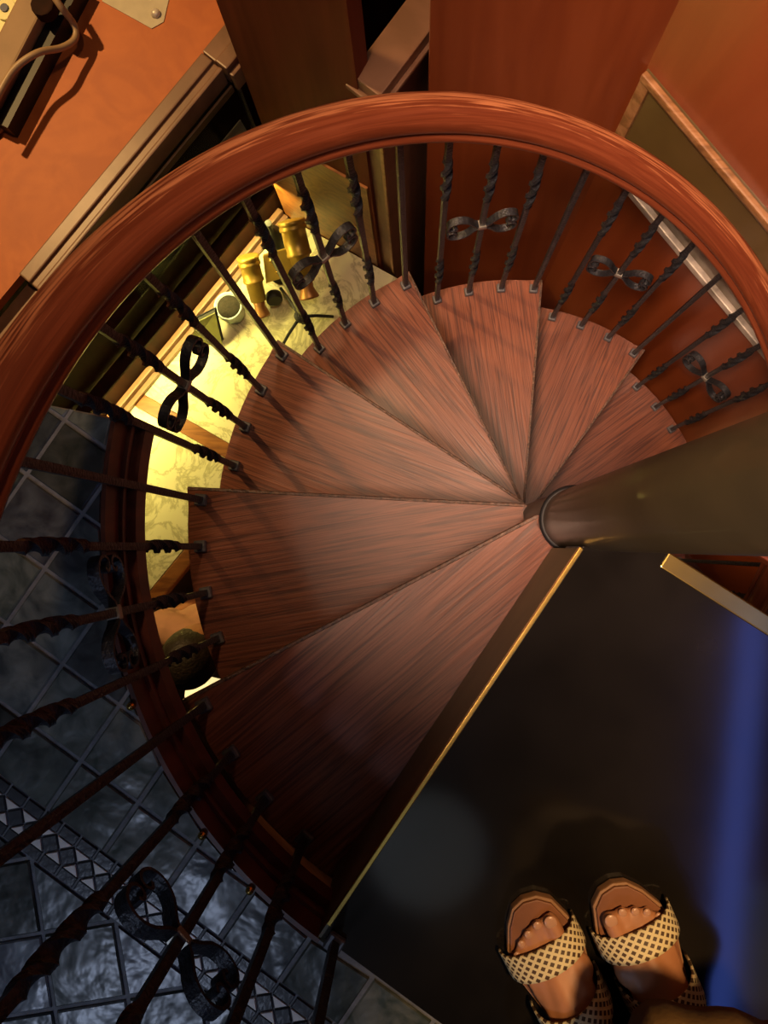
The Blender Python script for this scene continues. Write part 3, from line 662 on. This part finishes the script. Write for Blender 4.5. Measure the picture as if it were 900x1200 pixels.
lathe('stand', [(0.05, 0), (0.05, 0.01), (0.015, 0.02), (0.012, 0.11)], 'black', bn, P3(330, 318, ZM + 0.001), P3(330, 318, ZM) + Vector((0, 0, 1)))
lathe('focus_wheel', [(0.025, 0), (0.03, 0.004), (0.03, 0.03), (0.025, 0.034)], 'black', bn, P3(320, 345, ZM + 0.04), P3(322, 352, ZM + 0.05))

tpd = empty('tripod', at(350, 372, ZM), 'small black three-legged tripod stand behind a twisted baluster', 'tripod')
OT = tpd.matrix_basis.translation.copy()
hub = at(352, 371, ZM + 0.09) - OT
for (x, y) in ((390, 371), (326, 414), (329, 338)):
    e = at(x, y, ZM + 0.006) - OT
    tube('leg', [hub, hub * 0.5 + e * 0.5 + Vector((0, 0, 0.012)), e], 0.006, 'iron', tpd)
lathe('hub', [(0.012, -0.02), (0.022, -0.012), (0.022, 0.012), (0.012, 0.02)], 'iron', tpd, hub, hub + Vector((0, 0, 1)), 16)

pot = empty('ceramic_pot', at(274, 367, ZM), 'pale blue ribbed ceramic pot with dark soil on the counter', 'pot')
pr = []
for i in range(15): pr.append((0.040 + 0.012 * i / 14 + (0.0025 if i % 3 == 0 else 0), 0.09 * i / 14))
lathe('pot_body', pr + [(0.046, 0.09), (0.044, 0.075)], 'bluepot', pot, seg=32)
lathe('soil', [(0.044, 0.070), (0.043, 0.078), (0.02, 0.083)], 'soil', pot)
bk = empty('green_book', at(243, 398, ZM), 'olive green hardback book leaning against the counter moulding', 'book')
OK_ = bk.matrix_basis.translation.copy()
b0, b1 = at(232, 398, ZM) - OK_, at(262, 400, ZM) - OK_
bc = [at(226, 402, ZM + 0.012) - OK_, at(261, 404, ZM + 0.012) - OK_, at(252, 366, ZM + 0.15) - OK_, at(228, 378, ZM + 0.15) - OK_]
nn = (bc[1] - bc[0]).cross(bc[3] - bc[0]).normalized(); nn = nn if nn.z > 0 else -nn
def slabq(name, q, n0, n1, mat, par):
    vv = [p + nn * n0 for p in q] + [p + nn * n1 for p in q]
    return mesh(name, vv, [(0, 1, 2, 3), (4, 5, 6, 7)] + [(i, (i + 1) % 4, 4 + (i + 1) % 4, 4 + i) for i in range(4)], mat, par)
slabq('front_cover', bc, 0.0, 0.004, 'green', bk); slabq('back_cover', bc, -0.024, -0.020, 'black', bk)
cc = sum(bc, Vector()) / 4; slabq('page_block', [cc + (p - cc) * 0.94 for p in bc], -0.020, 0.0, 'black', bk)
bt_ = lathe('dark_bottle', [(0.03, 0), (0.032, 0.004), (0.032, 0.12), (0.012, 0.15), (0.011, 0.20), (0.013, 0.205), (0.012, 0.21)], 'black', None, at(322, 285, ZM) + nb * 0.02, at(322, 285, ZM) + nb * 0.02 + Vector((0, 0, 1)), 20)
tag(bt_, 'dark glass bottle standing in the niche corner behind the binoculars', 'bottle')

# ------------------------------------------------------------------ people
def blob(bm, a, b, ra, rb, seg=12):
    """closed tapered capsule added to a bmesh"""
    a, b = Vector(a), Vector(b); d = b - a; L = d.length
    q = Vector((0, 0, 1)).rotation_difference(d.normalized()) if L > 1e-6 else Vector((0, 0, 1)).rotation_difference(Vector((0, 0, 1)))
    rings = []
    for i in range(7): t = -PI / 2 + PI / 2 * i / 6; rings.append((ra * math.cos(t), ra * math.sin(t)))
    for i in range(7): t = PI / 2 * i / 6; rings.append((rb * math.cos(t), L + rb * math.sin(t)))
    vs = [[bm.verts.new(a + q @ Vector((max(r, 1e-4) * math.cos(2 * PI * k / seg), max(r, 1e-4) * math.sin(2 * PI * k / seg), h))) for k in range(seg)] for r, h in rings]
    for i in range(len(vs) - 1):
        for k in range(seg): bm.faces.new((vs[i][k], vs[i][(k + 1) % seg], vs[i + 1][(k + 1) % seg], vs[i + 1][k]))
    bm.faces.new(vs[0][::-1]); bm.faces.new(vs[-1])
def ell(bm, c, r, rot=None):
    mt = Matrix.Translation(Vector(c)) @ (rot.to_4x4() if rot else Matrix.Identity(4)) @ Matrix.Diagonal((*r, 1))
    bmesh.ops.create_uvsphere(bm, u_segments=20, v_segments=12, radius=1, matrix=mt)
def skin_obj(name, bm, mat, parent, voxel, it=6):
    me = bpy.data.meshes.new(name); bmesh.ops.recalc_face_normals(bm, faces=bm.faces); bm.to_mesh(me); bm.free()
    o = link(name, me, mat, parent)
    r = o.modifiers.new('remesh', 'REMESH'); r.mode = 'VOXEL'; r.voxel_size = voxel; r.use_smooth_shade = True
    s = o.modifiers.new('smooth', 'SMOOTH'); s.factor = 0.5; s.iterations = it
    return o
# person who takes the picture: feet in sandals, hem of a wide dress
hp = empty('person', (0.10, -0.78, 0.0), 'person in woven cream sandals and olive brown dress standing on the landing', 'person')
HO = hp.matrix_basis.translation.copy()
body = bmesh.new()
def foot(toe_px, heel_px, side):
    """side = +1: big toe towards +x of the foot frame"""
    z = 0.022
    t = at(*toe_px, z); hl = at(*heel_px, z); t.z = hl.z = 0
    ax = (hl - t).normalized(); lat = Vector((-ax.y, ax.x, 0)); lat = lat if lat.x * side > 0 else -lat     # towards the big toe
    def q(u, s, h): return t + ax * u + lat * s + Vector((0, 0, h)) - HO
    # toes
    for k, (s, u0, r) in enumerate(((0.026, 0.034, 0.0120), (0.008, 0.032, 0.0088), (-0.008, 0.037, 0.0085), (-0.022, 0.044, 0.0080), (-0.034, 0.054, 0.0076))):
        blob(body, q(u0, s, z + r + 0.001), q(u0 + 0.028, s * 0.98, z + r + 0.006), r, r * 0.92)
        blob(body, q(u0 + 0.028, s * 0.98, z + r + 0.006), q(u0 + 0.062, s * 0.9, z + 0.014), r * 0.95, r * 1.1)
    blob(body, q(0.085, 0.020, z + 0.014), q(0.15, 0.014, z + 0.030), 0.017, 0.026)
    blob(body, q(0.092, -0.018, z + 0.012), q(0.15, -0.012, z + 0.024), 0.016, 0.024)
    blob(body, q(0.085, 0.0, z + 0.014), q(0.18, 0.0, z + 0.048), 0.018, 0.033)
    blob(body, q(0.096, 0.034, z + 0.016), q(0.104, 0.034, z + 0.016), 0.015, 0.015)
    blob(body, q(0.16, 0.0, z + 0.035), q(0.225, 0.0, z + 0.028), 0.034, 0.030)
    kn = q(0.20, 0.0, 0.46); hpv = Vector((0.0 + (0.09 if side < 0 else -0.09), -0.06, 0.84))
    blob(body, q(0.195, 0.0, z + 0.055), q(0.20, 0.0, 0.20), 0.035, 0.040)
    blob(body, q(0.20, 0.0, 0.20), q(0.21, 0.0, 0.32), 0.040, 0.056)
    blob(body, q(0.21, 0.0, 0.32), kn, 0.056, 0.052)
    blob(body, kn, hpv, 0.056, 0.088)
    # sandal
    def outline(g_=0.0):
        pts = [(0.0, 0.004), (0.004, 0.024), (0.018, 0.040), (0.05, 0.0495), (0.09, 0.0505), (0.13, 0.040), (0.17, 0.034), (0.215, 0.033), (0.245, 0.024), (0.255, 0.0),
               (0.245, -0.024), (0.215, -0.033), (0.17, -0.036), (0.13, -0.043), (0.09, -0.0505), (0.05, -0.046), (0.022, -0.030), (0.005, -0.014)]
        return [t + ax * (0.128 + (u - 0.128) * (1 - g_ * 4)) + lat * (s * (1 - g_ * 12)) for u, s in pts]
    rt = empty('sandal', (0, 0, 0)); rt.parent = hp
    so = [p - HO for p in outline()]; ins = [p - HO for p in outline(0.006)]
    prism('sole', so, 0.0, 0.017, 'sole', rt, 0.003, Vector((0, 0, 0)))
    prism('insole', ins, 0.0165, 0.022, 'insole', rt, 0.002, Vector((0, 0, 0)))
    for u0, wd, hw, hh, sl in ((0.044, 0.031, 0.0535, 0.050, -0.02), (0.118, 0.032, 0.0480, 0.086, 0.02)):
        v = []; f = []; uv = []; n = 20; mm = 6
        for th in (0.0, 0.003):
            for j in range(mm + 1):
                for i in range(n + 1):
                    a = PI * i / n; cs = math.cos(a); sn = math.sin(a) ** 0.75
                    uu = u0 + wd * j / mm - sl * cs * hw + 0.006 * (sn)
                    hgt = (hh - 0.010) + (0.014 * j / mm)
                    v.append(q(uu, cs * (hw + th), 0.010 + (hgt + th) * sn)); uv.append((i / n * 0.13, wd * j / mm))
        B = (mm + 1) * (n + 1)
        for lay in (0, B):
            for j in range(mm):
                for i in range(n): k = lay + j * (n + 1) + i; f.append((k, k + 1, k + n + 2, k + n + 1))
        for i in range(n):
            for j in (0, mm): k = j * (n + 1) + i; f.append((k, k + 1, B + k + 1, B + k))
        for j in range(mm):
            for i in (0, n): k = j * (n + 1) + i; f.append((k, k + n + 1, B + k + n + 1, B + k))
        mesh('strap', v, f, 'woven', rt, True, uv)
    for k, (s, u0, r) in enumerate(((0.026, 0.030, 0.0085), (0.008, 0.029, 0.0058), (-0.008, 0.034, 0.0055), (-0.022, 0.041, 0.005), (-0.034, 0.051, 0.0045))):
        bmn = bmesh.new(); rr = (0.012, 0.0088, 0.0085, 0.008, 0.0076)[k]
        ell(bmn, q(u0, s, z + 2 * rr - 0.001), (r, r, 0.0022))
        me = bpy.data.meshes.new('toenail'); bmn.to_mesh(me); bmn.free(); link('toenail', me, 'nail', hp, True)
foot((609, 1058), (709, 1245), 1)
foot((722, 1036), (806, 1235), -1)
ell(body, (0, -0.06, 0.90), (0.16, 0.11, 0.13)); blob(body, (0, -0.06, 0.95), (0, -0.05, 1.10), 0.12, 0.11)
skin_obj('body', body, 'skin', hp, 0.0042, 5)
# dress: flared tube with folds, from the waist to a low hem
v = []; f = []; n = 72; rows = 26
for j in range(rows + 1):
    t = j / rows; z = 1.12 - t * 0.86
    rx = 0.125 + 0.055 * t ** 0.8; ry = 0.10 + 0.130 * t ** 0.9
    for i in range(n):
        a = 2 * PI * i / n; k = 1 + 0.05 * t * math.sin(7 * a + 0.6) + 0.03 * t * math.sin(13 * a)
        v.append((0.01 - 0.055 * t + rx * k * math.cos(a), -0.08 + 0.125 * t + ry * k * math.sin(a), z + 0.012 * t * math.sin(5 * a)))
for j in range(rows):
    for i in range(n): f.append((j * n + i, j * n + (i + 1) % n, (j + 1) * n + (i + 1) % n, (j + 1) * n + i))
f.append(tuple(range(n)))
dr = mesh('dress', v, f, 'dress', hp, True)
sm = dr.modifiers.new('cloth', 'SOLIDIFY'); sm.thickness = 0.003

# person on the lower floor, seen from above in the gap beside the treads
hx = at(212, 772, -1.15)
pp = empty('person', (hx.x, hx.y, LOW), 'dark-haired person in a peach top standing below beside the counter', 'person')
b = bmesh.new(); S = Vector((0.35, 0.94, 0)).normalized(); W = Vector((S.y, -S.x, 0))      # facing, sideways
def w_(f_, s_, z_): return S * f_ + W * s_ + Vector((0, 0, z_))
ell(b, w_(0.0, 0, 1.52), (0.076, 0.092, 0.115), Matrix.Rotation(math.atan2(S.y, S.x) - PI / 2, 3, 'Z'))
blob(b, w_(0.02, 0, 1.45), w_(0.035, 0, 1.42), 0.06, 0.05); blob(b, w_(0.09, 0, 1.515), w_(0.107, 0, 1.495), 0.011, 0.015)
for s in (-1, 1):
    ell(b, w_(0, s * 0.078, 1.51), (0.014, 0.018, 0.030))
    blob(b, w_(0, s * 0.17, 1.33), w_(-0.02, s * 0.21, 1.06), 0.050, 0.040); blob(b, w_(-0.02, s * 0.21, 1.06), w_(0.10, s * 0.19, 0.86), 0.038, 0.028)
    blob(b, w_(0.10, s * 0.19, 0.86), w_(0.15, s * 0.19, 0.79), 0.028, 0.030)
    for k in range(4): blob(b, w_(0.15, s * (0.165 + 0.017 * k), 0.79), w_(0.165, s * (0.165 + 0.017 * k), 0.71 + 0.008 * abs(k - 1.5)), 0.010, 0.008)
    blob(b, w_(0.15, s * 0.165, 0.81), w_(0.175, s * 0.140, 0.76), 0.011, 0.009)
    blob(b, w_(0, s * 0.09, 0.88), w_(0.01, s * 0.09, 0.48), 0.082, 0.055); blob(b, w_(0.01, s * 0.09, 0.48), w_(-0.01, s * 0.09, 0.09), 0.056, 0.036)
    blob(b, w_(-0.02, s * 0.09, 0.045), w_(0.14, s * 0.10, 0.035), 0.042, 0.032)
blob(b, w_(0, 0, 1.44), w_(0, 0, 1.30), 0.052, 0.07); ell(b, w_(0, 0, 1.20), (0.17, 0.115, 0.20), Matrix.Rotation(math.atan2(S.y, S.x) - PI / 2, 3, 'Z'))
ell(b, w_(0, 0, 0.95), (0.165, 0.115, 0.15), Matrix.Rotation(math.atan2(S.y, S.x) - PI / 2, 3, 'Z')); blob(b, w_(0, -0.13, 1.34), w_(0, 0.13, 1.34), 0.055, 0.055)
skin_obj('body', b, 'skin', pp, 0.009, 4)
hb = bmesh.new(); ell(hb, w_(-0.015, 0, 1.545), (0.088, 0.098, 0.108), Matrix.Rotation(math.atan2(S.y, S.x) - PI / 2, 3, 'Z')); blob(hb, w_(-0.06, 0, 1.50), w_(-0.07, 0, 1.38), 0.062, 0.045)
skin_obj('hair', hb, 'hair', pp, 0.007, 4)
tb = bmesh.new(); rz = Matrix.Rotation(math.atan2(S.y, S.x) - PI / 2, 3, 'Z')
ell(tb, w_(0, 0, 1.19), (0.182, 0.127, 0.205), rz); ell(tb, w_(0, 0, 0.98), (0.178, 0.127, 0.15), rz); blob(tb, w_(0, -0.15, 1.335), w_(0, 0.15, 1.335), 0.062, 0.062)
for s in (-1, 1): blob(tb, w_(0, s * 0.17, 1.33), w_(-0.015, s * 0.20, 1.15), 0.060, 0.054)
skin_obj('blouse', tb, 'peach', pp, 0.009, 4)
jb = bmesh.new()
for s in (-1, 1): blob(jb, w_(0, s * 0.09, 0.90), w_(0.01, s * 0.09, 0.48), 0.092, 0.066); blob(jb, w_(0.01, s * 0.09, 0.48), w_(-0.01, s * 0.09, 0.13), 0.066, 0.052)
ell(jb, w_(0, 0, 0.90), (0.175, 0.125, 0.11), rz)
skin_obj('trousers', jb, 'jeans', pp, 0.010, 3)

# ------------------------------------------------------------------ lamps the upper room has on its ceiling
bl = empty('blue_tube_light', (1.2, -1.2, CEIL - 0.06), 'blue neon tube on the ceiling mirrored in the polished landing', 'light')
ta, tb_ = Vector((0.13, 1.2, 0.0)), Vector((-0.14, -1.2, 0.0))
tube('neon_tube', [ta, tb_], 0.06, 'neon', bl); 
prism('tube_batten', [ta + Vector((0.03, 0, 0)), ta - Vector((0.03, 0, 0)), tb_ - Vector((0.03, 0, 0)), tb_ + Vector((0.03, 0, 0))], 0.03, 0.06, 'black', bl, 0, Vector((0, 0, 0)))

for (x, y), lb in (((-0.22, -1.46), 'round frosted ceiling light mirrored beside the feet on the landing'), ((1.30, -1.85), 'round frosted ceiling light mirrored at the far right of the landing')):
    cl_ = empty('ceiling_light', (x, y, CEIL - 0.06), lb, 'light', 'frosted ceiling lights')
    lathe('diffuser', [(0.20, 0.0), (0.27, 0.012), (0.28, 0.03)], 'diffuser', cl_, seg=32)
    lathe('rim', [(0.281, 0.02), (0.30, 0.02), (0.30, 0.06), (0.281, 0.06)], 'trimwood', cl_, seg=32)

# lit lamp on the lower floor behind the dark-haired person
lp = at(241, 816, -1.87)
lm = empty('floor_lamp', (lp.x, lp.y, LOW), 'lit floor lamp with a pale yellow shade beside the dark-haired person', 'lamp')
lathe('base', [(0.11, 0), (0.11, 0.015), (0.03, 0.03), (0.012, 0.04)], 'oldbrass', lm)
lathe('pole', [(0.010, 0.03), (0.010, 0.80)], 'oldbrass', lm, seg=12)
lathe('lamp_shade', [(0.105, 0.74), (0.085, 0.92), (0.03, 0.925)], 'shade', lm, seg=32)
